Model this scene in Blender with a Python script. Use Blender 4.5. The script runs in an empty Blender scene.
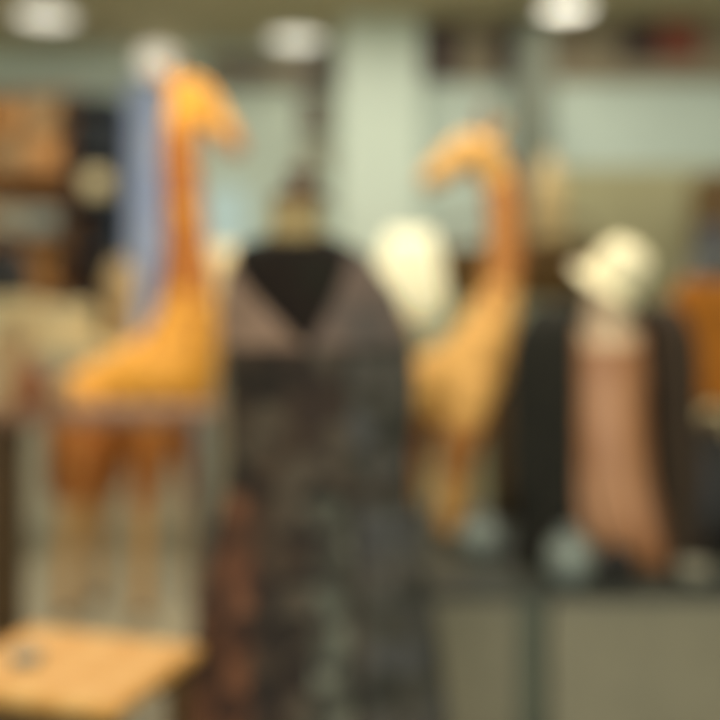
import bpy, bmesh, math, random
from mathutils import Vector, Matrix
random.seed(7)
SC = bpy.context.scene
C = SC.collection
PI = math.pi
EYE = 1.2; HZ = 300.0; F = 1000.0          # eye height, horizon row, focal length in pixels

def P(px, py, d):
    return Vector(((px - 360) / F * d, d, EYE - (py - HZ) / F * d))
def X(px, d): return (px - 360) / F * d
def Z(py, d): return EYE - (py - HZ) / F * d

# ------------------------------------------------------------------ materials
def lin(c):
    c = c / 255.0
    return c / 12.92 if c <= .04045 else ((c + .055) / 1.055) ** 2.4
def col(rgb): return (lin(rgb[0]), lin(rgb[1]), lin(rgb[2]), 1)
def mat(name, rgb, rough=.6, rgb2=None, scale=8, bump=0.0, metal=0.0, kind='noise', stretch=(1, 1, 1), emit=None, estr=0.0, sheen=0.0, lo=.4, hi=.62):
    m = bpy.data.materials.new(name); m.use_nodes = True
    nt = m.node_tree; b = nt.nodes['Principled BSDF']
    b.inputs['Base Color'].default_value = col(rgb)
    b.inputs['Roughness'].default_value = rough
    b.inputs['Metallic'].default_value = metal
    if sheen: b.inputs['Sheen Weight'].default_value = sheen
    if emit:
        b.inputs['Emission Color'].default_value = col(emit); b.inputs['Emission Strength'].default_value = estr
    tc = nt.nodes.new('ShaderNodeTexCoord'); mp = nt.nodes.new('ShaderNodeMapping')
    mp.inputs['Scale'].default_value = stretch
    nt.links.new(tc.outputs['Object'], mp.inputs['Vector'])
    if kind == 'voronoi':
        t = nt.nodes.new('ShaderNodeTexVoronoi'); out = t.outputs['Distance']
    elif kind == 'wave':
        t = nt.nodes.new('ShaderNodeTexWave'); out = t.outputs['Fac']; t.inputs['Distortion'].default_value = 4; t.inputs['Detail'].default_value = 3
    else:
        t = nt.nodes.new('ShaderNodeTexNoise'); out = t.outputs['Fac']; t.inputs['Detail'].default_value = 4
    t.inputs['Scale'].default_value = scale
    nt.links.new(mp.outputs['Vector'], t.inputs['Vector'])
    r2 = rgb2 or tuple(min(255, c * 1.08) for c in rgb)
    cr = nt.nodes.new('ShaderNodeValToRGB')
    cr.color_ramp.elements[0].position = lo; cr.color_ramp.elements[1].position = hi
    cr.color_ramp.elements[0].color = col(rgb); cr.color_ramp.elements[1].color = col(r2)
    nt.links.new(out, cr.inputs['Fac']); nt.links.new(cr.outputs['Color'], b.inputs['Base Color'])
    if bump:
        bn = nt.nodes.new('ShaderNodeBump'); bn.inputs['Strength'].default_value = bump; bn.inputs['Distance'].default_value = .01
        nt.links.new(out, bn.inputs['Height']); nt.links.new(bn.outputs['Normal'], b.inputs['Normal'])
    return m

def print_mat(name, cols, scale=16, spot=(30, 24, 20)):
    """patchwork floral print: voronoi cells coloured from a short palette, with dark dots at the cell centres"""
    m = bpy.data.materials.new(name); m.use_nodes = True
    nt = m.node_tree; b = nt.nodes['Principled BSDF']; b.inputs['Roughness'].default_value = .85
    tc = nt.nodes.new('ShaderNodeTexCoord')
    v = nt.nodes.new('ShaderNodeTexVoronoi'); v.inputs['Scale'].default_value = scale
    nt.links.new(tc.outputs['Object'], v.inputs['Vector'])
    sep = nt.nodes.new('ShaderNodeSeparateColor'); nt.links.new(v.outputs['Color'], sep.inputs['Color'])
    cr = nt.nodes.new('ShaderNodeValToRGB'); cr.color_ramp.interpolation = 'CONSTANT'
    n = len(cols)
    cr.color_ramp.elements[0].color = col(cols[0]); cr.color_ramp.elements[1].position = 1 / n; cr.color_ramp.elements[1].color = col(cols[1])
    for i in range(2, n):
        e = cr.color_ramp.elements.new(i / n); e.color = col(cols[i])
    nt.links.new(sep.outputs['Red'], cr.inputs['Fac'])
    dr = nt.nodes.new('ShaderNodeValToRGB'); dr.color_ramp.elements[0].position = .16; dr.color_ramp.elements[1].position = .22
    dr.color_ramp.elements[0].color = (1, 1, 1, 1); dr.color_ramp.elements[1].color = (0, 0, 0, 1)
    nt.links.new(v.outputs['Distance'], dr.inputs['Fac'])
    mx = nt.nodes.new('ShaderNodeMix'); mx.data_type = 'RGBA'
    nt.links.new(dr.outputs['Color'], mx.inputs[0]); nt.links.new(cr.outputs['Color'], mx.inputs[6]); mx.inputs[7].default_value = col(spot)
    nt.links.new(mx.outputs[2], b.inputs['Base Color'])
    return m

M = {}
M['wall'] = mat('sage_wall_paint', (194, 204, 188), .9, (199, 209, 193), 2)
M['column'] = mat('pale_column_paint', (198, 208, 190), .9, (203, 212, 195), 2)
M['ceiling'] = mat('olive_ceiling', (186, 176, 146), .95, (192, 182, 152), 3)
M['soffit'] = mat('soffit_paint', (134, 122, 98), .9, (140, 128, 104), 3)
M['floor'] = mat('greige_floor', (150, 142, 118), .55, (160, 151, 126), 3)
M['platform'] = mat('greige_panel', (160, 151, 126), .7, (152, 144, 120), 5)
M['platform_top'] = mat('charcoal_top', (60, 62, 54), .5, (70, 72, 62), 8)
M['post'] = mat('grey_green_post', (98, 102, 86), .5, (106, 110, 92), 4)
def shaded_hide(name, base, patch, leg, z_thigh, z_neck0, z_neck1, sc):
    """giraffe coat: brown patches between a pale net, dense on the neck, and on thighs and belly as painted shade, sparse on the back and head; paler shins"""
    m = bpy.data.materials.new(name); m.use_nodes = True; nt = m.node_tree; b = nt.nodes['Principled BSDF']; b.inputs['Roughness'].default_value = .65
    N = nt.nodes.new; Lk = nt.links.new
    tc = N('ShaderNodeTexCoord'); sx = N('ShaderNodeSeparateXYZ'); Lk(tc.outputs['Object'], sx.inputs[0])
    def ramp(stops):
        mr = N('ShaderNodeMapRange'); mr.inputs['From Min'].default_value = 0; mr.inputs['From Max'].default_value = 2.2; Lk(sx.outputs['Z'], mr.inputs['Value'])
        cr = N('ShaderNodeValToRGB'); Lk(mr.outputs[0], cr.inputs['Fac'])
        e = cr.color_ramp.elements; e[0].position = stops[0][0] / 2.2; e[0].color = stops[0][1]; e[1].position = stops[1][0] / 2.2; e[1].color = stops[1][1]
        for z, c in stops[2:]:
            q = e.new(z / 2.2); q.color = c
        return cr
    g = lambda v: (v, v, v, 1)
    dens = ramp([(0, g(.50)), (z_thigh * .40, g(.50)), (z_thigh * .58, g(.02)), (z_thigh, g(.02)), (z_thigh + .08, g(.34)), (z_neck0 - .05, g(.30)), (z_neck0 + .12, g(.02)), (z_neck1 - .04, g(.02)), (z_neck1 + .06, g(.42))])  # thigh and belly bands paint shade into the coat colour
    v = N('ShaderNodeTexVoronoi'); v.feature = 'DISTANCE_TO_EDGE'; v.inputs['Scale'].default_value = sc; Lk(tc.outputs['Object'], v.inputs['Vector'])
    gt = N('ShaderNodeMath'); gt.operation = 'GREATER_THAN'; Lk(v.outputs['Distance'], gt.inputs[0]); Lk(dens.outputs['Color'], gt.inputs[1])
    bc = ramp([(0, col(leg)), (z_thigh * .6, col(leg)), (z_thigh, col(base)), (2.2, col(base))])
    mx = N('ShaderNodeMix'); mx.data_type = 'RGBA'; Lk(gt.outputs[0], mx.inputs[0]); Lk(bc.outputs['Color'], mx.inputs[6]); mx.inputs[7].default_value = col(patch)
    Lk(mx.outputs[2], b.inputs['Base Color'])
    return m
M['gir'] = shaded_hide('golden_hide_shaded', (244, 172, 62), (176, 100, 30), (206, 160, 102), .80, 1.14, 1.86, 12)
M['gir_paint'] = shaded_hide('pale_golden_hide_shaded', (236, 180, 98), (176, 110, 46), (224, 166, 90), .36, .72, 1.14, 15)
M['mane'] = mat('brown_mane', (136, 78, 28), .9, (110, 60, 22), 60, .4)
M['hoof'] = mat('dark_hoof', (70, 52, 34), .5)
M['eye'] = mat('black_eye', (14, 12, 10), .15)
M['wood'] = mat('brown_wood', (172, 118, 56), .5, (146, 96, 42), 5, .1, kind='wave', stretch=(1, 1, 5))
M['wood_dark'] = mat('dark_wood', (104, 76, 38), .5, (84, 58, 28), 5, .1, kind='wave', stretch=(1, 1, 5))
M['wood_light'] = mat('light_pine', (246, 190, 112), .5, (236, 174, 92), 3, .05, kind='wave', stretch=(1, 6, 1))
M['wood_pink'] = mat('rosy_wood', (168, 126, 94), .5, (148, 106, 78), 4, .05, kind='wave', stretch=(1, 6, 1))
M['wood_tan'] = mat('tan_turned_wood', (200, 172, 118), .5, (186, 156, 102), 6, .05, kind='wave', stretch=(3, 3, 1))
M['counter'] = mat('greige_counter', (166, 160, 138), .7, (172, 166, 144), 3)
M['sage'] = mat('sage_cabinet', (158, 160, 132), .7, (166, 168, 140), 3)
M['olive'] = mat('olive_panel', (156, 150, 112), .8, (150, 144, 106), 3)
M['navy'] = mat('navy_cabinet', (38, 44, 50), .6, (30, 36, 44), 6)
M['blue'] = mat('periwinkle_curtain', (206, 214, 232), .85, (180, 194, 222), 3)
M['pale_blue'] = mat('pale_blue_daylight', (206, 230, 232), .5, (196, 222, 226), 3)
M['cream'] = mat('cream_fabric', (250, 240, 204), .8, (240, 228, 186), 30, .2)
M['beige'] = mat('beige_linen', (236, 216, 168), .9, (222, 200, 152), 30, .2)
M['tan'] = mat('tan_paper', (204, 168, 122), .8, (190, 152, 106), 12)
M['grey'] = mat('grey_glaze', (150, 158, 148), .35, (134, 142, 134), 6)
M['black'] = mat('black_leather', (22, 18, 14), .45, (30, 24, 18), 20, .1)
M['terracotta'] = mat('terracotta', (160, 92, 52), .7, (142, 78, 42), 14)
M['wicker'] = mat('dark_wicker', (126, 94, 44), .8, (84, 60, 26), 40, .6, kind='wave', stretch=(1, 1, 3))
M['formfab'] = mat('dark_brown_jersey', (32, 18, 8), .9, (34, 30, 18), 10)
M['metal'] = mat('dull_steel', (120, 120, 110), .35, metal=.9)
M['mustard'] = mat('mustard_wool', (184, 112, 20), .9, (156, 92, 12), 30, .3)
M['peach'] = mat('peach_satin', (198, 144, 102), .45, (178, 122, 80), 6)
M['skin'] = mat('mannequin_flesh', (248, 212, 172), .5, (250, 216, 176), 4)
M['coat'] = mat('charcoal_coat', (32, 30, 20), .95, (25, 24, 16), 30, .2)
M['coat_brown'] = mat('dark_brown_lining', (62, 46, 30), .9, (52, 38, 24), 30, .2)
M['frame'] = mat('dark_frame', (58, 40, 28), .5)
M['pic_dark'] = mat('dark_brown_print', (70, 46, 30), .6, (52, 36, 26), 8)
M['pic_red'] = mat('rust_red_print', (140, 66, 36), .6, (120, 54, 32), 8)
M['pic_taupe'] = mat('taupe_print', (126, 104, 88), .6, (104, 88, 72), 8)
M['orange_box'] = mat('orange_box_card', (236, 174, 108), .7, (222, 156, 92), 8)
M['white_metal'] = mat('white_trim', (220, 218, 208), .4)
M['lamp'] = mat('lamp_glow', (250, 246, 230), .5, emit=(255, 248, 226), estr=2.6)
M['lamp_dim'] = mat('soft_lamp_glow', (236, 234, 220), .5, emit=(255, 250, 232), estr=1.2)
M['globe'] = mat('globe_glow', (240, 236, 224), .5, emit=(255, 244, 226), estr=.55)
M['shade'] = mat('lit_shade', (250, 240, 204), .8, emit=(255, 236, 180), estr=.42)
M['shade_dim'] = mat('dim_lit_shade', (240, 214, 164), .8, emit=(255, 222, 160), estr=.16)
M['vase'] = mat('sand_glaze', (192, 164, 120), .6, (180, 152, 108), 8)
M['pr_rust'] = print_mat('rust_print', [(120, 76, 52), (92, 60, 42), (138, 90, 62), (74, 48, 36)], 17, (60, 30, 24))
M['pr_pale'] = print_mat('pale_placket_print', [(108, 108, 94), (82, 80, 68), (126, 124, 108), (68, 64, 54)], 20, (60, 50, 44))
M['pr_mid'] = print_mat('brown_print', [(64, 49, 39), (78, 62, 48), (42, 34, 27), (92, 80, 66), (50, 39, 31)], 17, (34, 26, 24))
M['pr_slate'] = print_mat('slate_print', [(76, 72, 62), (92, 86, 78), (54, 52, 44), (86, 84, 82)], 17, (52, 38, 36))
M['yoke_l'] = mat('lit_dusty_pink_linen', (176, 144, 124), .9, (156, 126, 106), 14, .1)  # left half of the yoke, coloured lighter for the light on it
M['yoke_r'] = mat('taupe_linen', (134, 112, 100), .9, (104, 94, 88), 14, .1)
M['button'] = mat('dark_button', (48, 34, 30), .4)
M['brown_cap'] = mat('walnut', (108, 72, 36), .5, (92, 60, 30), 8)

# ------------------------------------------------------------------ mesh helpers
def obj(name, bm, m, parent=None, smooth=True, bevel=0, solid=0, sub=0):
    me = bpy.data.meshes.new(name)
    bmesh.ops.recalc_face_normals(bm, faces=bm.faces)
    bm.to_mesh(me); bm.free()
    for mm in (m if isinstance(m, (list, tuple)) else [m]): me.materials.append(mm)
    if smooth:
        for p in me.polygons: p.use_smooth = True
    o = bpy.data.objects.new(name, me); C.objects.link(o)
    if solid:
        s = o.modifiers.new('s', 'SOLIDIFY'); s.thickness = solid; s.offset = 0
    if bevel:
        b = o.modifiers.new('b', 'BEVEL'); b.width = bevel; b.segments = 2; b.limit_method = 'ANGLE'
    if sub:
        s = o.modifiers.new('u', 'SUBSURF'); s.levels = sub; s.render_levels = sub
    if parent is not None:
        o.parent = parent
        o.matrix_parent_inverse = Matrix.Translation(-parent.location) if False else Matrix()
    return o
def tag(o, label=None, cat=None, group=None, kind=None):
    if label: o['label'] = label
    if cat: o['category'] = cat
    if group: o['group'] = group
    if kind: o['kind'] = kind
    return o
def thing(name, label, cat, loc=(0, 0, 0), rz=0, group=None):
    o = bpy.data.objects.new(name, None); C.objects.link(o); o.location = loc; o.rotation_euler = (0, 0, rz)
    o.empty_display_size = .1
    return tag(o, label, cat, group)
def box(bm, x0, x1, y0, y1, z0, z1):
    v = [bm.verts.new((x, y, z)) for x in (x0, x1) for y in (y0, y1) for z in (z0, z1)]
    for f in ((0, 1, 3, 2), (4, 6, 7, 5), (0, 4, 5, 1), (2, 3, 7, 6), (0, 2, 6, 4), (1, 5, 7, 3)):
        bm.faces.new([v[i] for i in f])
    return bm
def B(*a):
    return box(bmesh.new(), *a)
def lathe(prof, n=32, cx=0, cy=0, bm=None, sy=1.0, cap=True):
    bm = bm or bmesh.new(); rings = []
    for r, z in prof:
        rings.append([bm.verts.new((cx + r * math.cos(2 * PI * i / n), cy + sy * r * math.sin(2 * PI * i / n), z)) for i in range(n)])
    for a, b in zip(rings, rings[1:]):
        for i in range(n): bm.faces.new((a[i], a[(i + 1) % n], b[(i + 1) % n], b[i]))
    if cap: bm.faces.new(rings[0][::-1]); bm.faces.new(rings[-1])
    return bm
def tube(bm, pts, rad, n=14, flat=1.0, cap=True, ax=None):
    """tube through points with a radius per point and rounded ends"""
    pts = [Vector(p) for p in pts]; rad = list(rad)
    if cap:
        a = (pts[0] - pts[1]).normalized(); b = (pts[-1] - pts[-2]).normalized()
        r0, r1 = rad[0], rad[-1]
        pts = [pts[0] + a * r0 * .9, pts[0] + a * r0 * .55] + pts + [pts[-1] + b * r1 * .55, pts[-1] + b * r1 * .9]
        rad = [r0 * .35, r0 * .8] + rad + [r1 * .8, r1 * .35]
    rings = []
    u = None
    for i, p in enumerate(pts):
        t = (pts[min(i + 1, len(pts) - 1)] - pts[max(i - 1, 0)]).normalized()
        if u is None:
            u = ax.copy() if ax else (Vector((0, 1, 0)) if abs(t.y) < .8 else Vector((1, 0, 0)))
        u = (u - t * u.dot(t)).normalized(); w = t.cross(u)
        rings.append([bm.verts.new(p + (u * math.cos(2 * PI * k / n) * flat + w * math.sin(2 * PI * k / n)) * rad[i]) for k in range(n)])
    for a, b in zip(rings, rings[1:]):
        for i in range(n): bm.faces.new((a[i], a[(i + 1) % n], b[(i + 1) % n], b[i]))
    bm.faces.new(rings[0][::-1]); bm.faces.new(rings[-1])
    return bm
def spline(pts, rad, k=5):
    """Catmull-Rom through points and radii"""
    q = [Vector(p) for p in pts]; out = []; ro = []
    for i in range(len(q) - 1):
        p0, p1, p2, p3 = q[max(i - 1, 0)], q[i], q[i + 1], q[min(i + 2, len(q) - 1)]
        for j in range(k):
            t = j / k
            out.append(.5 * ((2 * p1) + (p2 - p0) * t + (2 * p0 - 5 * p1 + 4 * p2 - p3) * t * t + (3 * p1 - p0 - 3 * p2 + p3) * t ** 3))
            ro.append(rad[i] * (1 - t) + rad[i + 1] * t)
    out.append(q[-1]); ro.append(rad[-1])
    return out, ro
def ball(c, r, s=(1, 1, 1), rot=None, bm=None):
    bm = bm or bmesh.new()
    mt = Matrix.Translation(c) @ (rot or Matrix()) @ Matrix.Diagonal((*s, 1))
    bmesh.ops.create_uvsphere(bm, u_segments=20, v_segments=12, radius=r, matrix=mt)
    return bm
def remeshed(name, bm, m, parent, voxel=.012, smooth=6):
    me = bpy.data.meshes.new('tmp'); bm.to_mesh(me); bm.free()
    t = bpy.data.objects.new('tmp', me); C.objects.link(t)
    r = t.modifiers.new('r', 'REMESH'); r.mode = 'VOXEL'; r.voxel_size = voxel
    s = t.modifiers.new('s', 'SMOOTH'); s.iterations = smooth; s.factor = .5
    dg = bpy.context.evaluated_depsgraph_get(); dg.update()
    me2 = bpy.data.meshes.new_from_object(t.evaluated_get(dg), depsgraph=dg)
    bpy.data.objects.remove(t); bpy.data.meshes.remove(me)
    me2.name = name; me2.materials.clear(); me2.materials.append(m)
    for p in me2.polygons: p.use_smooth = True
    o = bpy.data.objects.new(name, me2); C.objects.link(o); o.parent = parent
    return o

def struct(name, bm, m, smooth=False, **k):
    return tag(obj(name, bm, m, smooth=smooth, **k), kind='structure')

# ------------------------------------------------------------------ the room
CEIL = 2.98
struct('floor', B(-3.8, 3.8, -2.5, 7.1, -.05, 0), M['floor'])
struct('ceiling', B(-3.8, 3.8, -2.5, 7.1, CEIL, CEIL + .05), M['ceiling'])
struct('wall_back', B(-3.8, 3.8, 7.0, 7.1, 0, CEIL), M['wall'])
struct('wall_left', B(-3.9, -3.8, -2.5, 7.1, 0, CEIL), M['wall'])
struct('wall_right', B(3.8, 3.9, -2.5, 7.1, 0, CEIL), M['wall'])
struct('wall_front', B(-3.8, 3.8, -2.6, -2.5, 0, CEIL), M['wall'])
struct('baseboard_back', B(-3.8, 3.8, 6.97, 7.0, 0, .1), M['counter'])
struct('wall_column', B(X(340, 6.3), X(420, 6.3), 6.3, 7.0, 0, CEIL), M['column'])
struct('wall_recess', B(X(420, 6), 3.8, 6.42, 7.0, 0, CEIL), mat('recess_paint', (180, 191, 176), .9, (185, 196, 181), 2))
struct('wall_soffit', B(X(422, 6.4), 3.8, 6.4, 7.0, Z(82, 6.4), CEIL), M['soffit'])
struct('trim_1', B(X(205, 7), X(336, 7), 6.94, 7.0, Z(86, 7), Z(60, 7)), M['soffit'])

# ------------------------------------------------------------------ ceiling lights
def downlight(x, y, label, r=.16, power=40, group='round ceiling downlights', glow=None):
    t = thing('ceiling_light', label, 'ceiling light', (x, y, CEIL), 0, group)
    obj('trim_ring', lathe([(r * 1.2, 0), (r * 1.2, -.02), (r * 1.02, -.03), (r * 1.0, -.01), (r * 1.0, 0)], 32, cap=False), M['white_metal'], t)
    obj('diffuser', lathe([(r, -.004), (r, -.014)], 32), glow or M['lamp'], t)
    if power:
        L = bpy.data.lights.new('downlight_lamp', 'SPOT'); L.energy = power; L.spot_size = 2.6; L.spot_blend = .9; L.shadow_soft_size = r
        L.color = (1, .93, .78)
        o = bpy.data.objects.new('downlight_lamp', L); C.objects.link(o); o.location = (x, y, CEIL - .05)
    return t
def cpos(px, py):
    d = (CEIL - EYE) * F / (HZ - py); return X(px, d), d
for px, py, lab, r in ((45, 14, 'round white ceiling light above the wooden shelf at the left', .18), (296, 37, 'round white ceiling light near the pale column', .18),
                       (566, 6, 'brightest round white ceiling light, before the brown soffit', .15)):
    x, y = cpos(px, py); downlight(x, y, lab, r=r, power=8, glow=M['lamp'] if px > 500 else M['lamp_dim'])

def unseen_spot_over(x, y, energy, tx, ty, tz, size=.12, angle=1.0, color=(1, .88, .68)):
    """an unseen spotlight under the ceiling, out of the frame, aimed at the display"""
    L = bpy.data.lights.new('overhead_spot', 'SPOT'); L.energy = energy; L.spot_size = angle; L.spot_blend = .6; L.shadow_soft_size = size; L.color = color
    o = bpy.data.objects.new('overhead_spot', L); C.objects.link(o); o.location = (x, y, CEIL - .15)
    o.rotation_euler = (Vector((tx, ty, tz)) - o.location).to_track_quat('-Z', 'Y').to_euler()
def area(x, y, w, h, energy, color=(1, .93, .8)):  # broad fill light added under the ceiling, no panel fixture there
    L = bpy.data.lights.new('ceiling_fill', 'AREA'); L.shape = 'RECTANGLE'; L.size = w; L.size_y = h; L.energy = energy; L.color = color
    o = bpy.data.objects.new('ceiling_fill', L); C.objects.link(o); o.location = (x, y, CEIL - .03)
area(0, 5.0, 5.5, 1.4, 85, (1, .97, .88))
area(0, 2.6, 4.5, 1.2, 38, (1, .95, .86))
# unseen window added behind the camera; its area light fills from the front
wf = struct('added_window_1', B(-2.4, 2.4, -2.5, -2.44, .35, .42), M['white_metal'])
for q in (B(-2.4, 2.4, -2.5, -2.44, 2.6, 2.67), B(-2.47, -2.4, -2.5, -2.44, .35, 2.67), B(2.4, 2.47, -2.5, -2.44, .35, 2.67), B(-.03, .03, -2.5, -2.44, .42, 2.6)):
    fo = obj('added_window_frame', q, M['white_metal'], wf, smooth=False)
L = bpy.data.lights.new('front_fill', 'AREA'); L.shape = 'RECTANGLE'; L.size = 4.6; L.size_y = 2.1; L.energy = 110; L.color = (.95, 1, .97)
o = bpy.data.objects.new('front_fill', L); C.objects.link(o); o.location = (0, -2.42, 1.5); o.rotation_euler = (PI / 2, 0, 0)
unseen_spot_over(-.75, 2.95, 90, -.88, 3.87, 1.1, angle=1.0)
unseen_spot_over(-.6, 1.3, 62, -.47, 1.66, .6, angle=.35)
unseen_spot_over(.5, 2.5, 70, .38, 3.2, 1.2, angle=.8)
unseen_spot_over(.8, 1.7, 55, .70, 2.8, 1.1, angle=.55)  # unseen spot added to brighten the hat and mannequin neck

# ------------------------------------------------------------------ giraffes
def giraffe(name, label, K, zf, cx, spine, head, legs, tail, m, d, ears, horns, muzzle_dir, lateral, rot=0, loc=None):
    """pixel measurements are read in the plane at distance d and become metres about the thing's own base"""
    def L(px, py, dy=0): return Vector(((px - cx) * K, dy, (zf - py) * K))
    t = thing(name, label, 'giraffe figure', loc, rot)
    bm = bmesh.new()
    pts, rad = spline([L(a, b, q) for a, b, r, q in spine], [r * K for a, b, r, q in spine])
    tube(bm, pts, rad, 18)
    pts, rad = spline([L(a, b, q) for a, b, r, q in head], [r * K for a, b, r, q in head])
    tube(bm, pts, rad, 16)
    feet = []
    for lg in legs:
        pts, rad = spline([L(a, b, q) for a, b, r, q in lg], [r * K for a, b, r, q in lg])
        tube(bm, pts, rad, 12); feet.append(pts[-1])
    remeshed('body', bm, m, t, .011, 8)
    for f in feet:
        obj('hoof', lathe([(.030, 0), (.034, .01), (.028, .05), (.02, .055)], 16, f.x, f.y), M['hoof'], t)
    for c, dr in ears:
        c = L(*c); dr = Vector(dr).normalized()
        b = bmesh.new(); tube(b, [c, c + dr * .03, c + dr * .065, c + dr * .1], [.011, .024, .02, .006], 12, flat=.35)
        obj('ear', b, m, t)
    for c, dr in horns:
        c = L(*c); dr = Vector(dr).normalized()
        b = bmesh.new(); tube(b, [c, c + dr * .035, c + dr * .07], [.012, .009, .014], 12)
        obj('horn', b, M['mane'], t)
    for (a, b_, q) in lateral:
        obj('eye', ball(L(a, b_, q), .012), M['eye'], t)
    # mane: a low ridge along the back of the neck
    b = bmesh.new()
    mp = [L(a, c, q) for a, c, q in tail['mane']]
    pts, rad = spline(mp, [.012] + [.02] * (len(mp) - 2) + [.01])
    tube(b, pts, rad, 10, flat=.45); obj('mane', b, M['mane'], t)
    b = bmesh.new()
    tp = [L(a, c, q) for a, c, q in tail['tail']]
    pts, rad = spline(tp, [.014, .01, .009, .022, .006][:len(tp)]); tube(b, pts, rad, 10)
    obj('tail', b, M['mane'], t)
    return t

D1 = 3.87; K1 = D1 / F; ZF1 = 610
giraffe('giraffe_statue', 'tall golden giraffe figure standing behind the narrow table, head turned right', K1, ZF1, 140,
    [(84, 400, 28, 0), (105, 396, 39, 0), (136, 390, 46, 0), (166, 376, 52, 0), (184, 334, 35, 0), (189, 290, 25, 0), (188, 245, 19, 0), (185, 200, 17, 0), (183, 155, 16, 0), (182, 118, 16, 0), (183, 100, 15, 0)],
    [(182, 92, 17, 0), (198, 98, 18, 0), (214, 117, 13.5, 0), (229, 137, 11, 0), (236, 147, 10, 0)],
    [[(88, 398, 30, -.07), (90, 445, 31, -.09), (85, 490, 19, -.1), (78, 530, 11.5, -.1), (74, 560, 9, -.1), (74, 602, 9, -.1)],
     [(88, 398, 30, .07), (102, 440, 26, .09), (100, 482, 15, .1), (92, 515, 10, .1), (90, 560, 8, .1), (90, 602, 8.5, .1)],
     [(164, 390, 28, -.07), (156, 440, 23, -.09), (150, 485, 14, -.09), (148, 530, 10.5, -.09), (147, 570, 9, -.09), (147, 602, 9, -.09)],
     [(182, 390, 28, .07), (188, 440, 23, .09), (192, 485, 14, .09), (193, 530, 10, .09), (194, 570, 8.5, .09), (194, 602, 8.5, .09)]],
    {'mane': [(176, 100, 0), (166, 140, 0), (168, 200, 0), (168, 255, 0), (160, 300, 0)], 'tail': [(58, 378, 0), (50, 410, 0), (50, 450, 0), (52, 480, 0), (53, 500, 0)]},
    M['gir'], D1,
    [((174, 86, -.05), (-.5, -.8, .35)), ((174, 86, .05), (-.5, .8, .35))],
    [((180, 80, -.025), (-.2, -.15, 1)), ((180, 80, .025), (-.2, .15, 1))],
    None, [(201, 92, -.06), (201, 92, .06)], 0, (X(140, D1), D1, 0.0))

PLAT = .45
D2 = 3.2; K2 = D2 / F; ZF2 = 534
giraffe('giraffe_statue', 'smaller golden giraffe figure on the platform, looking back to the left', K2, ZF2, 445,
    [(394, 395, 24, .18), (414, 394, 34, .12), (442, 390, 42, .04), (468, 368, 39, -.03), (484, 332, 28, -.05), (496, 295, 20, -.05), (501, 248, 17, -.04), (501, 208, 16, -.02), (496, 180, 16, 0), (488, 162, 16, 0)],
    [(486, 154, 18, 0), (468, 152, 20, 0), (450, 163, 16, -.01), (435, 175, 13, -.02), (429, 180, 12, -.02)],
    [[(400, 400, 24, .1), (398, 436, 17, .09), (402, 470, 12, .08), (402, 510, 9, .08), (402, 526, 9, .08)],
     [(412, 400, 24, .2), (424, 440, 18, .24), (424, 470, 12, .25), (420, 510, 10, .25), (420, 526, 9.5, .25)],
     [(466, 385, 30, -.08), (460, 425, 22, -.11), (452, 465, 15, -.12), (446, 500, 12, -.12), (445, 526, 10, -.12)],
     [(472, 390, 24, .02), (470, 420, 15, .06), (468, 465, 10, .08), (466, 500, 9, .08), (466, 526, 9, .08)]],
    {'mane': [(498, 150, 0), (512, 176, -.01), (515, 212, -.03), (516, 262, -.05), (512, 302, -.04)], 'tail': [(376, 372, .22), (370, 400, .24), (371, 430, .24), (373, 455, .24), (373, 470, .24)]},
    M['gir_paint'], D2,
    [((490, 140, -.045), (.3, -.8, .4)), ((490, 140, .045), (.3, .8, .4))],
    [((483, 134, -.024), (.05, -.15, 1)), ((483, 134, .024), (.05, .15, 1))],
    None, [(463, 144, -.055), (463, 144, .055)], 0, (X(445, D2), D2, PLAT))

# ------------------------------------------------------------------ platform at the right
pt = thing('display_platform', 'low greige display platform under the smaller giraffe and the open coat', 'platform', (1.6, 3.1, 0))
x0 = X(424, 2.62) - 1.6
obj('panel', B(x0, X(527, 2.62) - 1.6 - .005, -.48, .55, .0, PLAT - .03), M['platform'], pt, smooth=False, bevel=.004)
obj('panel', B(X(548, 2.62) - 1.6 + .005, 1.0, -.48, .55, .0, PLAT - .03), M['platform'], pt, smooth=False, bevel=.004)
tag(obj('upright', B(X(520, 2.58) - 1.6, X(546, 2.58) - 1.6, -.5, .5, 0, PLAT - .03), M['post'], pt, smooth=False, bevel=.004), 'grey green upright between the panels')
tag(obj('top_board', B(x0 - .01, 1.01, -.51, .56, PLAT - .03, PLAT), M['platform_top'], pt, smooth=False, bevel=.004), 'dark charcoal top board')

# ------------------------------------------------------------------ dress form and dress (foreground)
DF = 2.1; KF = DF / F
fx = X(312, DF)
def interp(tab, y):
    if y <= tab[0][0]: return tab[0][1:]
    for a, b in zip(tab, tab[1:]):
        if y <= b[0]:
            t = (y - a[0]) / (b[0] - a[0]); t = t * t * (3 - 2 * t) if False else t
            return tuple(p * (1 - t) + q * t for p, q in zip(a[1:], b[1:]))
    return tab[-1][1:]
form = thing('dress_form', 'headless brown fabric dress form with a turned wooden neck, wearing the printed dress', 'mannequin', (fx, DF, 0))
ftab = [(236, 270, 330, .5), (241, 250, 342, .6), (246, 238, 354, .7), (254, 234, 362, .7), (275, 232, 378, .68), (320, 236, 396, .68), (400, 240, 402, .66), (460, 246, 394, .66), (520, 240, 400, .7), (580, 246, 394, .7), (600, 262, 380, .7)]
bm = bmesh.new(); rings = []
for i in range(70):
    y = 236 + 364 * (i / 69) ** 1.6; l, r, dp = interp(ftab, y)
    cxx = (l + r) / 2; hw = (r - l) / 2
    rings.append([bm.verts.new(((cxx - 312 + hw * math.cos(a)) * KF, hw * dp * KF * math.sin(a), Z(y, DF))) for a in [2 * PI * k / 40 for k in range(40)]])
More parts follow.
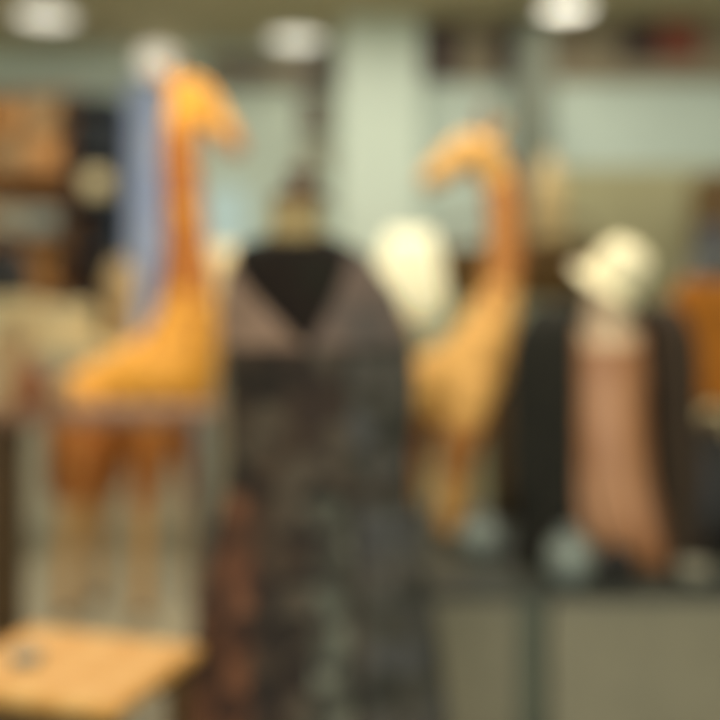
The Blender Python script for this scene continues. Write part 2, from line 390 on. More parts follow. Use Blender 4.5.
for a, b in zip(rings, rings[1:]):
    for i in range(40): bm.faces.new((a[i], a[(i + 1) % 40], b[(i + 1) % 40], b[i]))
bm.faces.new(rings[0]); bm.faces.new(rings[-1][::-1])
obj('torso', bm, M['formfab'], form)
nx = (296 - 312) * KF
obj('neck', lathe([(.062, Z(241, DF)), (.056, Z(232, DF)), (.05, Z(222, DF)), (.05, Z(206, DF)), (.056, Z(202, DF))], 32, nx, 0), M['wood_tan'], form)
obj('neck_cap', lathe([(.062, Z(203, DF)), (.064, Z(198, DF)), (.05, Z(192, DF)), (.026, Z(187, DF)), (.022, Z(183, DF)), (.032, Z(178, DF)), (.03, Z(171, DF)), (.012, Z(167, DF))], 32, nx + .01, 0), M['brown_cap'], form)
obj('pole', lathe([(.014, .05), (.014, Z(598, DF))], 16), M['metal'], form)
obj('base', lathe([(.2, 0), (.2, .02), (.17, .035), (.03, .05), (.02, .09)], 40), M['metal'], form)

dress = thing('printed_dress', 'dark sleeveless v-neck dress in a brown and slate print, worn by the front dress form', 'dress', (fx, DF, 0))
dtab = [(250, 228, 372, .72), (262, 225, 379, .72), (290, 222, 393, .72), (335, 222, 410, .68), (370, 225, 415, .68), (410, 228, 414, .68), (455, 229, 410, .68), (490, 226, 411, .7), (530, 216, 418, .76), (580, 206, 427, .82), (640, 197, 436, .86), (720, 187, 443, .9), (815, 178, 452, .9)]
N = 144
def topy(a):
    dx = math.cos(a); s = math.sin(a)          # s<0 is the front
    if s < 0:
        X_ = dx * 94                            # pixels from the middle of the chest
        c = -14 + X_
        c = dx * 80 + 6
        v = 346 - (abs(c) * (1.55 if c > 0 else 1.3))
    else:
        v = 258 + 4 * math.cos(2 * a)
    arm = 250 + 48 * max(0, (abs(dx) - .86) / .14) ** .8
    v = max(v, 254)
    return max(v, arm) if s < 0 else max(v, arm)
def shell(y0, y1, rows, top=False, pleat=True, off=0.0):
    bm = bmesh.new(); rings = []
    for j in range(rows + 1):
        ring = []
        for k in range(N):
            a = 2 * PI * k / N
            ya = min(topy(a), y1 - 2) if top else y0
            y = ya + (y1 - ya) * j / rows
            l, r, dp = interp(dtab, y); cxx = (l + r) / 2; hw = (r - l) / 2
            f = 1 + off
            if pleat:
                w = max(0, min(1, (y - 500) / 200)); f += .035 * w * math.sin(18 * a + .6 * math.sin(3 * a)) + .012 * w * math.sin(43 * a)
            ring.append(bm.verts.new(((cxx - 312 + hw * f * math.cos(a)) * KF, hw * f * dp * KF * math.sin(a), Z(y, DF))))
        rings.append(ring)
    for a, b in zip(rings, rings[1:]):
        for i in range(N): bm.faces.new((a[i], a[(i + 1) % N], b[(i + 1) % N], b[i]))
    return bm
def panel_mats(o, rows, edges):
    for p in o.data.polygons:
        c = p.center; p.material_index = 0 if c.x < edges[0] else (2 if c.x > edges[1] else 1)
o = obj('yoke', shell(0, 345, 22, top=True, pleat=False, off=.012), [M['yoke_l'], M['yoke_r']], dress, solid=.004)
for p in o.data.polygons: p.material_index = 0 if p.center.x < -.01 else 1
tag(o, 'plain dusty pink and taupe v-neck yoke, left half lightened as if lit')
o = obj('bodice', shell(345, 480, 24, pleat=False), [M['pr_mid'], M['pr_mid'], M['pr_slate']], dress, solid=.004); panel_mats(o, 24, (-.12, .08))
o = obj('skirt', shell(480, 815, 60), [M['pr_rust'], M['pr_mid'], M['pr_slate'], M['pr_pale']], dress, solid=.004); panel_mats(o, 60, (-.105, .10))
for p in o.data.polygons:
    if p.center.y < 0 and (316 - 312) * KF < p.center.x < (352 - 312) * KF: p.material_index = 3
obj('waistband', shell(475, 486, 3, pleat=False, off=.012), M['pr_mid'], dress, solid=.004)
for y in (372, 408, 444, 520, 556, 592, 628, 664, 700):
    l, r, dp = interp(dtab, y); hw = (r - l) / 2; cc = (l + r) / 2; dx = 325 - cc
    yy = -hw * dp * KF * math.sqrt(max(0, 1 - (dx / hw) ** 2)) * 1.0 - .012
    obj('button', ball((( 325 - 312) * KF, yy, Z(y, DF)), .011, (1, .5, 1)), M['button'], dress)

# ------------------------------------------------------------------ right mannequin: bust, coat, peach dress, hat
DM = 2.86; KM = DM / F; mx = X(606, DM)
bust = thing('mannequin_bust', 'flesh-coloured headless mannequin inside the open dark coat', 'mannequin', (mx, DM, PLAT))
def MX(px): return (px - 606) * KM
def MZ(py): return Z(py, DM) - PLAT
btab = [(292, 20, .95), (305, 20, .95), (318, 23, .9), (326, 28, .75), (334, 34, .7), (350, 37, .68), (400, 36, .66), (440, 34, .7), (490, 36, .7), (510, 30, .7)]
prof = []
bm = bmesh.new(); rings = []
for i in range(60):
    y = 292 + (510 - 292) * i / 59; hw, dp = interp(btab, y)
    rings.append([bm.verts.new((hw * math.cos(a) * KM, hw * dp * KM * math.sin(a), MZ(y))) for a in [2 * PI * k / 36 for k in range(36)]])
for a, b in zip(rings, rings[1:]):
    for i in range(36): bm.faces.new((a[i], a[(i + 1) % 36], b[(i + 1) % 36], b[i]))
bm.faces.new(rings[0]); bm.faces.new(rings[-1][::-1])
obj('torso', bm, M['skin'], bust)
obj('pole', lathe([(.012, .02), (.012, MZ(508))], 16), M['metal'], bust)
obj('base', lathe([(.12, 0), (.12, .012), (.02, .025)], 32), M['metal'], bust)

pd = thing('peach_dress', 'peach satin dress flaring to the right beneath the open dark coat', 'dress', (mx, DM, PLAT))
ptab = [(346, 605, 38, .72), (356, 605, 41, .72), (380, 605, 42, .74), (430, 604, 43, .78), (480, 606, 44, .8), (520, 614, 47, .8), (548, 630, 48, .75), (560, 641, 50, .6)]
bm = bmesh.new(); rings = []; NP = 96
for i in range(60):
    y = 346 + (560 - 346) * i / 59; c, hw, dp = interp(ptab, y)
    w = min(1, max(0, (y - 400) / 120))
    hw += 0
    rings.append([bm.verts.new((MX(c) + hw * KM * math.cos(a) * (1 + .05 * w * math.sin(12 * a)), -.02 * w + hw * dp * KM * math.sin(a) * (1 + .08 * w * math.sin(12 * a)) , MZ(y))) for a in [2 * PI * k / NP for k in range(NP)]])
for a, b in zip(rings, rings[1:]):
    for i in range(NP): bm.faces.new((a[i], a[(i + 1) % NP], b[(i + 1) % NP], b[i]))
obj('gown', bm, M['peach'], pd, solid=.003)
for s in (-1, 1):
    b = bmesh.new(); pts, rad = spline([(s * .085, -.045, MZ(348)), (s * .088, -.05, MZ(338)), (s * .082, -.0, MZ(328)), (s * .085, .045, MZ(345))], [.008] * 4)
    tube(b, pts, rad, 8); obj('strap', b, M['peach'], pd)

coat = thing('long_coat', 'long dark charcoal coat hanging open over the peach dress', 'coat', (mx, DM, PLAT))
ctab = [(305, 46, .45), (309, 62, .48), (317, 74, .5), (330, 80, .52), (380, 82, .56), (450, 84, .6), (510, 88, .62), (562, 92, .64)]
bm = bmesh.new(); rings = []; NC = 72
for i in range(56):
    y = 305 + (562 - 305) * i / 55; hw, dp = interp(ctab, y)
    gap = .46 - .06 * math.cos(i / 55 * PI)     # half the front opening, radians around the front
    gap = .50 if y < 500 else .50 + .1 * (y - 500) / 62
    ring = []
    for k in range(NC + 1):
        a = -PI / 2 + gap + (2 * PI - 2 * gap) * k / NC
        w = min(1, max(0, (y - 360) / 150))
        f = 1 + .03 * w * math.sin(15 * a)
        ring.append(bm.verts.new((hw * KM * math.cos(a) * f, hw * dp * KM * math.sin(a) * f * 1.15, MZ(y))))
    rings.append(ring)
for a, b in zip(rings, rings[1:]):
    for i in range(NC): bm.faces.new((a[i], a[i + 1], b[i + 1], b[i]))
o = obj('coat_body', bm, [M['coat'], M['coat_brown']], coat, solid=.008)
for p in o.data.polygons: p.material_index = 1 if p.center.x > .03 else 0
for s in (-1, 1):
    b = bmesh.new(); pts, rad = spline([(s * .18, .0, MZ(318)), (s * (.21 if s > 0 else .225), -.01, MZ(350)), (s * (.215 if s > 0 else .235), -.02, MZ(420)), (s * (.22 if s > 0 else .24), -.05, MZ(490))], [.045, .05, .045, .04])
    tube(b, pts, rad, 16, flat=.9); obj('sleeve', b, M['coat'] if s < 0 else M['coat_brown'], coat)
    b = bmesh.new(); pts, rad = spline([(s * .06, .06, MZ(303)), (s * .09, -.0, MZ(309)), (s * .125, -.08, MZ(345)), (s * .12, -.135, MZ(400))], [.014, .024, .034, .012])
    tube(b, pts, rad, 12, flat=.4); obj('lapel', b, M['coat'] if s < 0 else M['coat_brown'], coat)

hat = thing('sun_hat', 'cream sun hat tilted on top of the flesh-coloured mannequin neck', 'hat', (mx - .012, DM, Z(294, DM)))
hat.rotation_euler = (math.radians(16), math.radians(34), 0)
obj('brim', lathe([(.07, .03), (.115, .015), (.12, .018), (.075, .04)], 48, cap=False), M['cream'], hat, solid=.003)
obj('crown', lathe([(.074, .03), (.08, .08), (.074, .13), (.05, .16), (.01, .168)], 48), M['cream'], hat)
obj('ribbon', lathe([(.0765, .034), (.0785, .05), (.0775, .064), (.074, .06), (.074, .036)], 48, cap=False), M['cream'], hat)

# mustard jacket, pots and bag at the right edge
def hanger_garment(name, label, d, cpx, top, bot, hw, m, cat):
    t = thing(name, label, cat, (X(cpx, d), d, Z(top, d)))
    k = d / F; bm = bmesh.new(); rings = []
    tab = [(0, .5, .5), (.06, .8, .5), (.16, 1, .5), (.5, .94, .5), (1, 1.04, .55)]
    for i in range(30):
        u = i / 29; w, dp = interp(tab, u)
        rings.append([bm.verts.new((w * hw * k * math.cos(a) * (1 + .03 * u * math.sin(9 * a)), w * hw * k * dp * math.sin(a), -(bot - top) * k * u)) for a in [2 * PI * q / 40 for q in range(40)]])
    for a, b in zip(rings, rings[1:]):
        for i in range(40): bm.faces.new((a[i], a[(i + 1) % 40], b[(i + 1) % 40], b[i]))
    bm.faces.new(rings[0])
    obj('garment_body', bm, m, t, solid=.004)
    for s in (-1, 1):
        b = bmesh.new(); pts, rad = spline([(s * hw * k * .8, 0, -.03), (s * hw * k * 1.1, 0, -.12), (s * hw * k * 1.15, -.02, -(bot - top) * k * .85)], [.04, .045, .036]); tube(b, pts, rad, 14)
        obj('sleeve', b, m, t)
    b = bmesh.new(); pts, rad = spline([(0, 0, -.01), (0, 0, .05), (.02, 0, .08), (.0, 0, .1), (-.02, 0, .085)], [.003] * 5); tube(b, pts, rad, 8); obj('hook', b, M['metal'], t)
    return t
# rail that carries the mustard jacket and the black one
DR = 3.25
rail = thing('clothes_rail', 'steel clothes rail at the right edge carrying the mustard jacket', 'clothes rail', (X(740, DR), DR, PLAT))
zr = Z(262, DR) - PLAT
for s in (-.165, .35):
    obj('upright', lathe([(.012, 0), (.012, zr)], 16, s, 0), M['metal'], rail)
    obj('foot', B(s - .015, s + .015, -.2, .2, 0, .02), M['metal'], rail, smooth=False, bevel=.003)
b = bmesh.new(); tube(b, [(-.175, 0, zr), (.36, 0, zr)], [.012, .012], 14); obj('crossbar', b, M['metal'], rail)
hanger_garment('mustard_jacket', 'mustard jacket hanging from the rail at the right edge', DR, 715, 280, 402, 31, M['mustard'], 'jacket')
bag = thing('black_bag', 'large black bag slumped on the platform beneath the mustard jacket', 'bag', (X(716, 2.95), 2.98, PLAT))
kb = 2.95 / F
bm = bmesh.new(); rings = []
for u, hw, dp in ((0, 34, .5), (.05, 38, .55), (.35, 40, .6), (.7, 36, .5), (.93, 30, .3), (1, 27, .15)):
    rings.append([bm.verts.new((hw * kb * (abs(math.cos(a)) ** .7) * (1 if math.cos(a) > 0 else -1), hw * kb * dp * math.sin(a), u * 125 * kb)) for a in [2 * PI * q / 40 for q in range(40)]])
for a, b in zip(rings, rings[1:]):
    for i in range(40): bm.faces.new((a[i], a[(i + 1) % 40], b[(i + 1) % 40], b[i]))
bm.faces.new(rings[0][::-1]); bm.faces.new(rings[-1])
obj('bag_body', bm, M['black'], bag, sub=1)
for q in (-.02, .02):
    b = bmesh.new(); pts, rad = spline([(-.05, q, .34), (-.045, q, .4), (0, q, .425), (.045, q, .4), (.05, q, .34)], [.006] * 5); tube(b, pts, rad, 8); obj('handle', b, M['beige'], bag)

def vase(name, label, cpx, base_px, d, z0, prof, m, cat='vase', group=None, rim=None):
    """prof in pixels: (half width, height above the base)"""
    k = d / F
    t = thing(name, label, cat, (X(cpx, d), d, z0), 0, group)
    pts = [(r * k, h * k) for r, h in prof]
    top = prof[-1]
    pts += [((top[0] - 2) * k, top[1] * k), ((top[0] - 2.5) * k, (top[1] - 6) * k)]
    obj('vase_body', lathe(pts, 36), m, t)
    if rim:
        obj('rim', lathe([((top[0] + .5) * k, (top[1] - 2) * k), ((top[0] + 1.5) * k, top[1] * k), ((top[0] - 1.5) * k, (top[1] + 1) * k)], 36, cap=False), rim, t)
    return t
vase('grey_pot', 'rounded pale grey glazed pot in front of the dark coat', 570, 575, 2.65, PLAT, [(10, 0), (19, 7), (24, 22), (21, 38), (12, 48), (13, 52)], M['grey'], 'pot', rim=M['platform_top'])
vase('grey_pot', 'squat grey glazed pot beside the smaller giraffe\'s front legs', 480, 560, 2.95, PLAT, [(11, 0), (19, 6), (22, 18), (18, 30), (11, 36), (12, 39)], M['grey'], 'pot', rim=M['platform_top'])
vase('cream_bowl', 'small beige bowl at the platform edge by the black bag', 694, 592, 2.66, PLAT, [(6, 0), (8, 1), (14, 8), (17, 15), (17.5, 17)], M['counter'], 'bowl')

o = tag(obj('shadow_lump', ball((0, 0, .05), .06, (.9, .7, .85)), M['black']), 'black lump standing in for the shadow between the pale grey pot and the peach hem', 'shadow shape')  # black lump takes the place of the shadow beside the pot
o.location = (X(615, 2.66), 2.64, PLAT)

vase('tall_vase', 'tall olive brown vase between the smaller giraffe and the dark coat', 503, 518, 3.45, PLAT, [(9, 0), (13, 8), (15, 50), (17, 110), (13, 150), (8, 168), (9, 174)], mat('olive_brown_glaze', (100, 78, 46), .6, (86, 66, 38), 8))

# ------------------------------------------------------------------ narrow table at left
TD0, TD1, TZ = 2.7, 2.93, .90
tx0, tx1 = X(-45, 2.7), X(208, 2.7)
tb = thing('console_table', 'narrow rosy brown table crossing in front of the tall giraffe', 'table', ((tx0 + tx1) / 2, 2.815, 0))
hw = (tx1 - tx0) / 2
obj('table_top', B(-hw, hw, -.115, .115, TZ - .022, TZ), M['wood_pink'], tb, smooth=False, bevel=.005)
obj('apron', B(-hw + .03, hw - .03, -.09, .09, TZ - .04, TZ - .022), M['wood_pink'], tb, smooth=False, bevel=.003)
for sx in (-1, 1):
    for sy in (-1, 1):
        cx_, cy_ = sx * (hw - (.08 if sx < 0 else .03)), sy * .085
        w = .034 if sx < 0 else .012
        obj('leg', B(cx_ - w, cx_ + w, cy_ - .02, cy_ + .02, 0, TZ - .022), M['wood_dark'] if sx < 0 else M['metal'], tb, smooth=False, bevel=.004)

# things on the narrow table
def paper_bag(x, y, z, w, dp, h, label):
    t = thing('paper_bag', label, 'bag', (x, y, z))
    obj('bag_body', B(-w, w, -dp, dp, 0, h), M['tan'], t, smooth=False, bevel=.004)
    for q in (-dp, dp):
        b = bmesh.new(); pts, rad = spline([(-w * .4, q, h - .01), (-w * .3, q, h + .04), (w * .3, q, h + .04), (w * .4, q, h - .01)], [.003] * 4); tube(b, pts, rad, 6); obj('handle', b, M['wood_dark'], t)
paper_bag(X(8, 2.82), 2.84, TZ, .042, .05, .2, 'tan paper bag on the narrow table at the left edge')
vase('terracotta_jar', 'reddish brown jar on the narrow table beside the paper bag', 32, 408, 2.8, TZ, [(8, 0), (12, 5), (14, 20), (12, 34), (8, 40), (9, 44)], M['terracotta'], 'jar')
vase('beige_bowl', 'pinkish beige bowl on the narrow table in front of the giraffe\'s rump', 58, 408, 2.8, TZ, [(6, 0), (7, 2), (13, 10), (16, 22), (16.5, 25)], M['tan'], 'bowl')

# ------------------------------------------------------------------ low pine bench at bottom left
bn = thing('pine_side_table', 'small bright pine side table at the bottom left in front of the narrow table', 'table', (X(74, 1.66), 1.66, 0), math.radians(-18))
bz = .6
for k in range(3):
    y0 = -.14 + k * .094
    obj('top_board', B(-.18, .165, y0, y0 + .09, bz - .022, bz), M['wood_light'], bn, smooth=False, bevel=.004)
for sx in (-.15, .135):
    for sy in (-.11, .11):
        obj('leg', B(sx - .015, sx + .015, sy - .015, sy + .015, 0, bz - .022), M['wood_dark'], bn, smooth=False, bevel=.003)
for sy in (-.118, .118): obj('apron', B(-.135, .12, sy - .008, sy + .008, bz - .08, bz - .022), M['wood_dark'], bn, smooth=False, bevel=.002)
vase('grey_dish', 'small grey dish lying on the pine side table', 26, 690, 1.66, bz, [(7, 0), (9, 1), (15, 4), (17, 7)], M['grey'], 'dish')

# ------------------------------------------------------------------ back counter at left with things
cd0, cd1, CZ = 4.75, 5.25, .98
ct = thing('back_counter', 'long pale greige counter behind the tall giraffe', 'counter', (X(110, 5), 5.0, 0))
cw = .75
obj('carcass', B(-cw, cw, -.23, .23, .08, CZ - .035), M['counter'], ct, smooth=False, bevel=.004)
obj('worktop', B(-cw - .02, cw + .02, -.26, .25, CZ - .035, CZ), M['beige'], ct, smooth=False, bevel=.005)
obj('plinth', B(-cw + .02, cw - .02, -.2, .2, 0, .08), M['counter'], ct, smooth=False)
for k in range(3):
    xa = -cw + .01 + k * .5
    dd = obj('door', B(xa, xa + .48, -.25, -.23, .1, CZ - .05), M['counter'], ct, smooth=False, bevel=.004)
    obj('handle', B(xa + .4, xa + .42, -.27, -.25, .55, .7), M['metal'], dd, smooth=False, bevel=.003)
def linen(cpx, d, z, w, n, label, m, group=None):
    t = thing('folded_linen', label, 'folded cloth', (X(cpx, d), d, z), 0, group)
    for i in range(n):
        ww = w * (1 - .06 * ((i * 7) % 3))
        b = B(-ww, ww, -.11, .11, i * .033, i * .033 + .031)
        obj('fold', b, m, t, smooth=False, bevel=.012)
linen(66, 4.86, CZ, .14, 6, 'stack of beige folded linen on the counter behind the giraffe\'s rump', M['beige'])
linen(12, 4.88, CZ, .1, 7, 'stack of beige folded linen on the counter nearest the left edge', M['beige'])
vase('tan_vase', 'round tan vase on the counter left of the tall giraffe\'s neck', 122, 345, 4.98, CZ, [(9, 0), (11, 8), (12, 36), (17, 56), (15, 74), (9, 82), (10, 86)], M['vase'])
b = thing('black_handbag', 'black handbag standing on the counter linen at the left edge', 'handbag', (X(4, 4.88), 4.88, CZ + .231))
bm = bmesh.new(); rings = []
for u, w, dp in ((0, .09, .05), (.08, .1, .055), (.6, .095, .045), (.9, .075, .03), (1, .07, .02)):
    rings.append([bm.verts.new((w * math.cos(a), dp * math.sin(a), u * .17)) for a in [2 * PI * q / 28 for q in range(28)]])
for p, q in zip(rings, rings[1:]):
    for i in range(28): bm.faces.new((p[i], p[(i + 1) % 28], q[(i + 1) % 28], q[i]))
bm.faces.new(rings[0][::-1]); bm.faces.new(rings[-1])
b.scale = (1.35, 1.2, 1.35)
obj('bag_body', bm, M['black'], b)
h = bmesh.new(); pts, rad = spline([(-.05, 0, .16), (-.045, 0, .22), (0, 0, .245), (.045, 0, .22), (.05, 0, .16)], [.008] * 5); tube(h, pts, rad, 8); obj('handle', h, M['black'], b)

def table_lamp(cpx, d, z0, ytop, ybot, rt, rb, label, power, glow):
    k = d / F
    t = thing('table_lamp', label, 'lamp', (X(cpx, d), d, z0))
    zt, zb = Z(ytop, d) - z0, Z(ybot, d) - z0
    obj('lamp_shade', lathe([(rb * k, zb), (rb * k * .98, zb + (zt - zb) * .3), (rt * k * 1.08, zb + (zt - zb) * .75), (rt * k * .8, zt)], 40, cap=False), glow, t, solid=.003)
    obj('lamp_base', lathe([(.06, 0), (.06, .012), (.03, .03), (.045, .07), (.03, max(.09, zb * .7)), (.01, max(.1, zb * .8)), (.01, zb + .05)], 28), M['wood_tan'], t)
    obj('bulb', ball((0, 0, zb + .09), .035), M['globe'], t)
    if power:
        L = bpy.data.lights.new('lamp_bulb', 'POINT'); L.energy = power; L.color = (1, .85, .6); L.shadow_soft_size = .04
        o = bpy.data.objects.new('lamp_bulb', L); C.objects.link(o); o.location = (X(cpx, d), d, z0 + zb + .09)
table_lamp(224, 4.95, CZ, 246, 312, 15, 20, 'table lamp with cream shade between the giraffe\'s neck and the dress', 1.5, M['shade_dim'])

# ------------------------------------------------------------------ sage cabinet in the middle back
SZ = 1.0
sc_ = thing('sage_cabinet', 'pale sage cabinet behind the smaller giraffe', 'cabinet', (X(495, 5.0), 5.0, 0))
sw = .62
obj('carcass', B(-sw, sw, -.24, .24, 0, SZ - .03), M['sage'], sc_, smooth=False, bevel=.004)
obj('top', B(-sw - .02, sw + .02, -.26, .26, SZ - .03, SZ), M['sage'], sc_, smooth=False, bevel=.004)
for k in range(2):
    xa = -sw + .01 + k * sw
    dd = obj('door', B(xa, xa + sw - .02, -.26, -.24, .06, SZ - .05), M['sage'], sc_, smooth=False, bevel=.004)
    obj('knob', ball((xa + (sw - .06 if k == 0 else .04), -.275, .6), .016), M['metal'], dd)
table_lamp(410, 4.85, SZ, 232, 315, 27, 37, 'bright cream table lamp behind the right shoulder of the printed dress', 3, M['shade'])
rs = tag(obj('riser_block', B(-.42, .42, -.16, .16, 0, .2), M['sage'], smooth=False, bevel=.005), 'pale sage riser block on the cabinet under the dark baskets', 'display block')
rs.location = (X(530, 5.0), 5.04, SZ)
def basket(cpx, d, z, rb, rt, h, label):
    t = thing('wicker_basket', label, 'basket', (X(cpx, d), d, z), 0, 'dark wicker baskets on the cabinet')
    obj('basket_body', lathe([(rb, 0), (rb * 1.1, .02), (rt * 1.02, h * .7), (rt, h), (rt - .015, h), (rt - .02, h * .6), (rb * .9, .02)], 40), M['wicker'], t)
    obj('rim', lathe([(rt + .008, h - .02), (rt + .014, h), (rt - .004, h + .012), (rt - .02, h), (rt - .01, h - .02)], 40, cap=False), M['wicker'], t)
    b = bmesh.new(); pts, rad = spline([(-rt + .01, 0, h), (-rt * .8, 0, h + .09), (0, 0, h + .14), (rt * .8, 0, h + .09), (rt - .01, 0, h)], [.01] * 5); tube(b, pts, rad, 10); obj('handle', b, M['wood_dark'], t)
basket(468, 5.02, SZ + .2, .12, .16, .25, 'dark wicker basket left of the smaller giraffe\'s neck')
basket(552, 5.02, SZ + .2, .16, .22, .28, 'wider dark wicker basket right of the smaller giraffe\'s neck')
# tan turned ornament above the basket
gv = thing('wooden_ornament', 'slender tan wooden ornament standing behind the wider wicker basket', 'ornament', (X(550, 5.5), 5.55, 0))
ko = 5.5 / F
obj('shaft', lathe([(.1, 0), (.1, .03), (.04, .06), (.03, 1.2), (.05, 1.35), (.085, 1.5), (.09, 1.7), (.08, Z(185, 5.5)), (.06, Z(170, 5.5)), (.03, Z(160, 5.5))], 32), M['wood_tan'], gv)
obj('finial', ball((0, 0, Z(158, 5.5)), .035), M['wood_tan'], gv)

# post and olive partition
struct('trim_2', B(X(514, 6.3), X(550, 6.3), 6.22, 6.38, 0, CEIL), M['post'], bevel=.006)
pn = thing('olive_partition', 'olive green free-standing partition at the back right', 'partition', (X(650, 6.1), 6.1, 0))
obj('frame', B(-.62, .62, -.03, .03, 0, Z(168, 6.1)), M['olive'], pn, smooth=False, bevel=.008)
for s in (-.35, .3):
    obj('inset_panel', B(s - .22, s + .22, -.038, -.028, .3, Z(185, 6.1)), M['olive'], pn, smooth=False, bevel=.004)
for s in (-.5, .5): obj('foot', B(s - .03, s + .03, -.2, .2, 0, .04), M['olive'], pn, smooth=False, bevel=.004)
wb = thing('brown_cabinet', 'dark brown cabinet at the far right edge beside the olive partition', 'cabinet', (X(741, 5.6), 5.7, 0))
obj('carcass', B(-.18, .3, -.2, .2, 0, Z(172, 5.5)), M['wood_dark'], wb, smooth=False, bevel=.006)
dd = obj('door', B(-.17, .29, -.22, -.2, .9, Z(176, 5.5)), M['wood_dark'], wb, smooth=False, bevel=.004); obj('knob', ball((.22, -.235, 1.5), .015), M['metal'], dd)
dd = obj('drawer', B(-.17, .29, -.22, -.2, .5, .88), M['wood_dark'], wb, smooth=False, bevel=.004); obj('knob', ball((.06, -.235, .7), .015), M['metal'], dd)
o = thing('blue_grey_cloth', 'blue grey scarf hanging down the front of the dark brown cabinet', 'scarf', (X(716, 5.4), 5.44, Z(225, 5.4)))
obj('scarf_body', B(-.08, .08, -.012, .012, -.32, 0), mat('slate_blue_wool', (92, 98, 104), .9, (80, 86, 94), 30, .2), o, smooth=False, bevel=.01)
obj('fringe', B(-.075, .075, -.006, .006, -.36, -.32), M['grey'], o, smooth=False)

# ------------------------------------------------------------------ wall-hung wooden shelf at left
SD = 6.7
sh = thing('wall_shelf', 'brown wooden shelf unit hung on the back wall at the left edge', 'shelf', (X(30, SD), 6.82, Z(300, SD)))
sxw = .32; H = Z(94, SD) - Z(300, SD); 
for s in (-1, 1): obj('side_panel', B(s * sxw - .02 + (.0), s * sxw + .02, -.16, .17, 0, H), M['wood'], sh, smooth=False, bevel=.003)
obj('back_panel', B(-sxw + .02, sxw - .02, .15, .17, 0, H), M['wood'], sh, smooth=False)
for yy in (299, 238, 200, 172, 134, 98):
    z = Z(yy, SD) - Z(300, SD); obj('shelf_board', B(-sxw + .02, sxw - .02, -.16, .15, z, z + .028), M['wood'], sh, smooth=False, bevel=.002)
def shelf_box(pa, pb, yt, yb, m, label, cat='box', name='card_box', group='boxes on the wall shelf'):
    d = 6.72; t = thing(name, label, cat, (X((pa + pb) / 2, d), 6.79, Z(yb, SD) + .03), 0, group)
    w = (pb - pa) / 2 * d / F; h = min((yb - yt) * SD / F, 9)
    obj('box_body', B(-w, w, -.1, .1, 0, h * .8), m, t, smooth=False, bevel=.004)
    obj('lid', B(-w - .004, w + .004, -.104, .104, h * .8, h), m, t, smooth=False, bevel=.004)
shelf_box(-8, 18, 108, 134, M['orange_box'], 'orange card box on the top level of the wall shelf, leftmost')
shelf_box(24, 58, 106, 134, M['tan'], 'tan card box on the top level of the wall shelf, beside the orange one')
shelf_box(-6, 26, 146, 172, M['tan'], 'tan card box on the second level of the wall shelf, nearest the left edge')
shelf_box(32, 60, 144, 172, M['orange_box'], 'orange tan box on the second level of the wall shelf')
shelf_box(-8, 22, 209, 238, M['counter'], 'grey beige box on the lower level of the wall shelf, at the left edge')
shelf_box(28, 58, 213, 238, M['grey'], 'pale grey box on the lower level of the wall shelf')
shelf_box(22, 56, 258, 299, M['wood'], 'golden brown wooden box on the bottom of the wall shelf', name='card_box')

# dark navy cabinet with openings
nv = thing('navy_bookcase', 'tall dark navy open bookcase between the wooden shelf and the blue curtain', 'bookcase', (X(94, 6.6), 6.75, 0))
nw = .13; NH = Z(97, 6.6)
for s in (-1, 1): obj('side_panel', B(s * nw - .012, s * nw + .012, -.17, .2, 0, NH), M['navy'], nv, smooth=False, bevel=.003)
obj('back_panel', B(-nw, nw, .18, .2, 0, NH), M['navy'], nv, smooth=False)
for yy in (96, 150, 196, 250, 300, 370, 440):
    z = Z(yy, 6.6) - .03; obj('shelf_board', B(-nw + .012, nw - .012, -.17, .18, z, z + .024), M['navy'], nv, smooth=False, bevel=.002)
o = thing('beige_basket', 'beige basket on the middle shelf of the navy bookcase', 'basket', (X(95, 6.6), 6.7, Z(196, 6.6) - .004))
obj('basket_body', lathe([(.08, 0), (.1, .02), (.115, .17), (.105, .17), (.09, .03)], 32), M['beige'], o)
for k, (w, h) in enumerate(((.026, .25), (.03, .27), (.025, .24), (.028, .26))):
    t = thing('dark_book', 'dark book upright on the upper shelf of the navy bookcase', 'book', (X(94, 6.6) - .085 + k * .054, 6.72, Z(150, 6.6) - .006), 0, 'dark books on the upper shelf of the navy bookcase')
    obj('cover', B(-w * .8, w * .8, -.09, .1, 0, h), M['navy'] if k % 2 else M['coat'], t, smooth=False, bevel=.003)
    obj('pages', B(-w * .65, w * .65, -.07, .095, h, h + .002), M['beige'], t, smooth=False)

# blue curtain and the globe for the lit wall patch
bm = bmesh.new(); rows = 24; n = 60; d = 6.85; xa, xb = X(127, d), X(166, d)
g = [[bm.verts.new((xa + (xb - xa) * i / n, d + .03 * math.sin(i / n * 2 * PI * 5) * (.5 + .5 * j / rows), Z(82, d) + (0.02 - Z(82, d)) * j / rows)) for i in range(n + 1)] for j in range(rows + 1)]
for j in range(rows):
    for i in range(n): bm.faces.new((g[j][i], g[j][i + 1], g[j + 1][i + 1], g[j + 1][i]))
cu = thing('blue_curtain', 'long periwinkle blue curtain hanging behind the tall giraffe', 'curtain', (0, 0, 0))
obj('curtain_cloth', bm, M['blue'], cu, solid=.006)
b = bmesh.new(); tube(b, [(xa - .0, d, Z(82, d) + .01), (xb + .05, d, Z(82, d) + .01)], [.012, .012], 12); obj('rod', b, M['metal'], cu)
t = thing('lit_patch_globe', 'white globe wall lamp above the blue curtain, over the giraffe\'s head', 'lamp', (X(156, 6.75), 6.8, Z(60, 6.75)))  # glowing globe stands in for a spotlit patch of wall
obj('globe', ball((0, 0, 0), .13, (1.1, 1, .85)), M['globe'], t)
obj('wall_bracket', B(-.02, .02, .1, .2, -.02, .02), M['metal'], t, smooth=False)

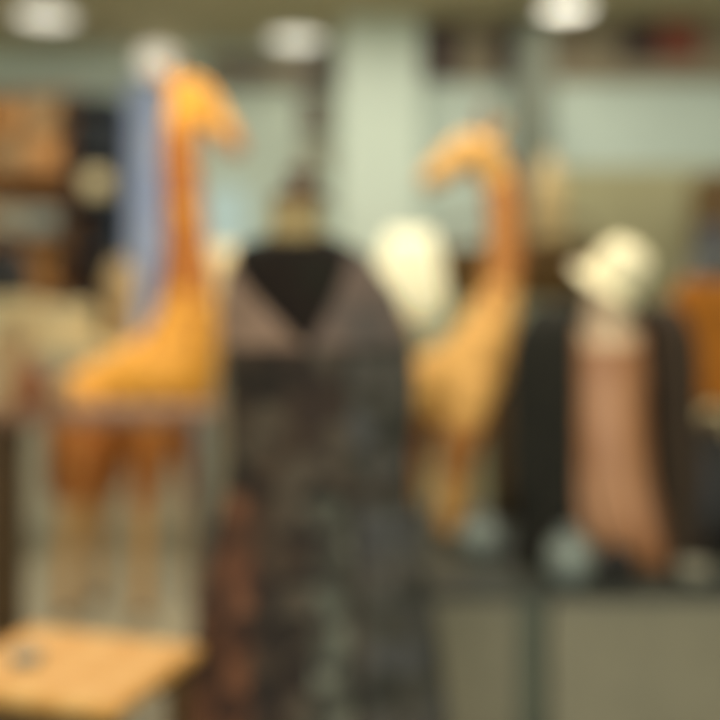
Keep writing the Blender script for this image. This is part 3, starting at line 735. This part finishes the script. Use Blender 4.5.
# pictures on soffit, strip, wall
def picture(pa, pb, yt, yb, d, m, label, group=None, fr=M['frame'], off=.02):
    w = (pb - pa) / 2 * d / F; h = (yb - yt) / 2 * d / F
    t = thing('framed_picture', label, 'picture', (X((pa + pb) / 2, d), d - off, Z((yt + yb) / 2, d)), 0, group)
    obj('print', B(-w + .02, w - .02, -.004, .012, -h + .02, h - .02), m, t, smooth=False)
    bm = bmesh.new()
    for a in ((-w, w, -h, -h + .025), (-w, w, h - .025, h), (-w, -w + .025, -h + .025, h - .025), (w - .025, w, -h + .025, h - .025)):
        box(bm, a[0], a[1], -.015, .018, a[2], a[3])
    obj('frame', bm, fr, t, smooth=False, bevel=.002)
G = 'dark framed pictures along the brown soffit'
picture(425, 458, 26, 80, 6.4, M['pic_dark'], 'dark brown framed picture on the soffit nearest the pale column', G)
picture(494, 536, 30, 78, 6.4, M['pic_dark'], 'dark brown framed picture on the soffit beside the grey post', G)
picture(548, 572, 32, 62, 6.4, M['soffit'], 'small olive brown framed picture on the soffit under the brightest ceiling light', G, fr=M['wood_dark'])
picture(622, 655, 14, 62, 6.4, M['pic_dark'], 'dark brown framed picture on the soffit left of the rust red one', G)
picture(657, 697, 14, 60, 6.4, M['pic_red'], 'rust red picture on the soffit at the upper right', G, fr=M['pic_red'])
G2 = 'pictures on the strip at the top of the back wall'
picture(222, 262, 62, 84, 6.94, M['pic_taupe'], 'taupe picture on the high strip right of the giraffe\'s head', G2, fr=M['pic_taupe'])
picture(266, 292, 64, 84, 6.94, M['soffit'], 'small olive picture on the high strip, between two others', G2, fr=M['pic_taupe'])
picture(298, 334, 58, 86, 6.94, M['pic_dark'], 'darker picture on the high strip beside the pale column', G2, fr=M['pic_taupe'])
picture(300, 328, 96, 136, 7.0, M['pic_taupe'], 'narrow grey brown picture on the wall above the dress form\'s wooden cap', None, fr=M['post'])
picture(205, 248, 188, 252, 7.0, M['pale_blue'], 'pale blue framed panel on the wall right of the giraffe\'s neck', None, fr=M['pale_blue'])  # flat pale blue colour stands in for daylight in a window
picture(300, 330, 142, 168, 7.0, M['counter'], 'small pale grey picture on the wall directly above the wooden cap', None, fr=M['counter'])

# ------------------------------------------------------------------ camera
cam = bpy.data.cameras.new('camera'); co = bpy.data.objects.new('camera', cam); C.objects.link(co)
co.location = (0, 0, EYE); co.rotation_euler = (PI / 2, 0, 0)
cam.sensor_width = 36; cam.lens = 50; cam.shift_y = -60 / 720
cam.clip_start = .05
cam.dof.use_dof = True; cam.dof.focus_distance = .5; cam.dof.aperture_fstop = 2.15
SC.camera = co
w = bpy.data.worlds.new('world'); SC.world = w; w.use_nodes = True
w.node_tree.nodes['Background'].inputs[0].default_value = (.02, .02, .02, 1)
vs = SC.view_settings
vs.view_transform = 'Standard'; vs.look = 'None'; vs.gamma = 1; vs.use_curve_mapping = False; vs.exposure = 0
SC.cycles.use_denoising = True
SC.cycles.max_bounces = 6
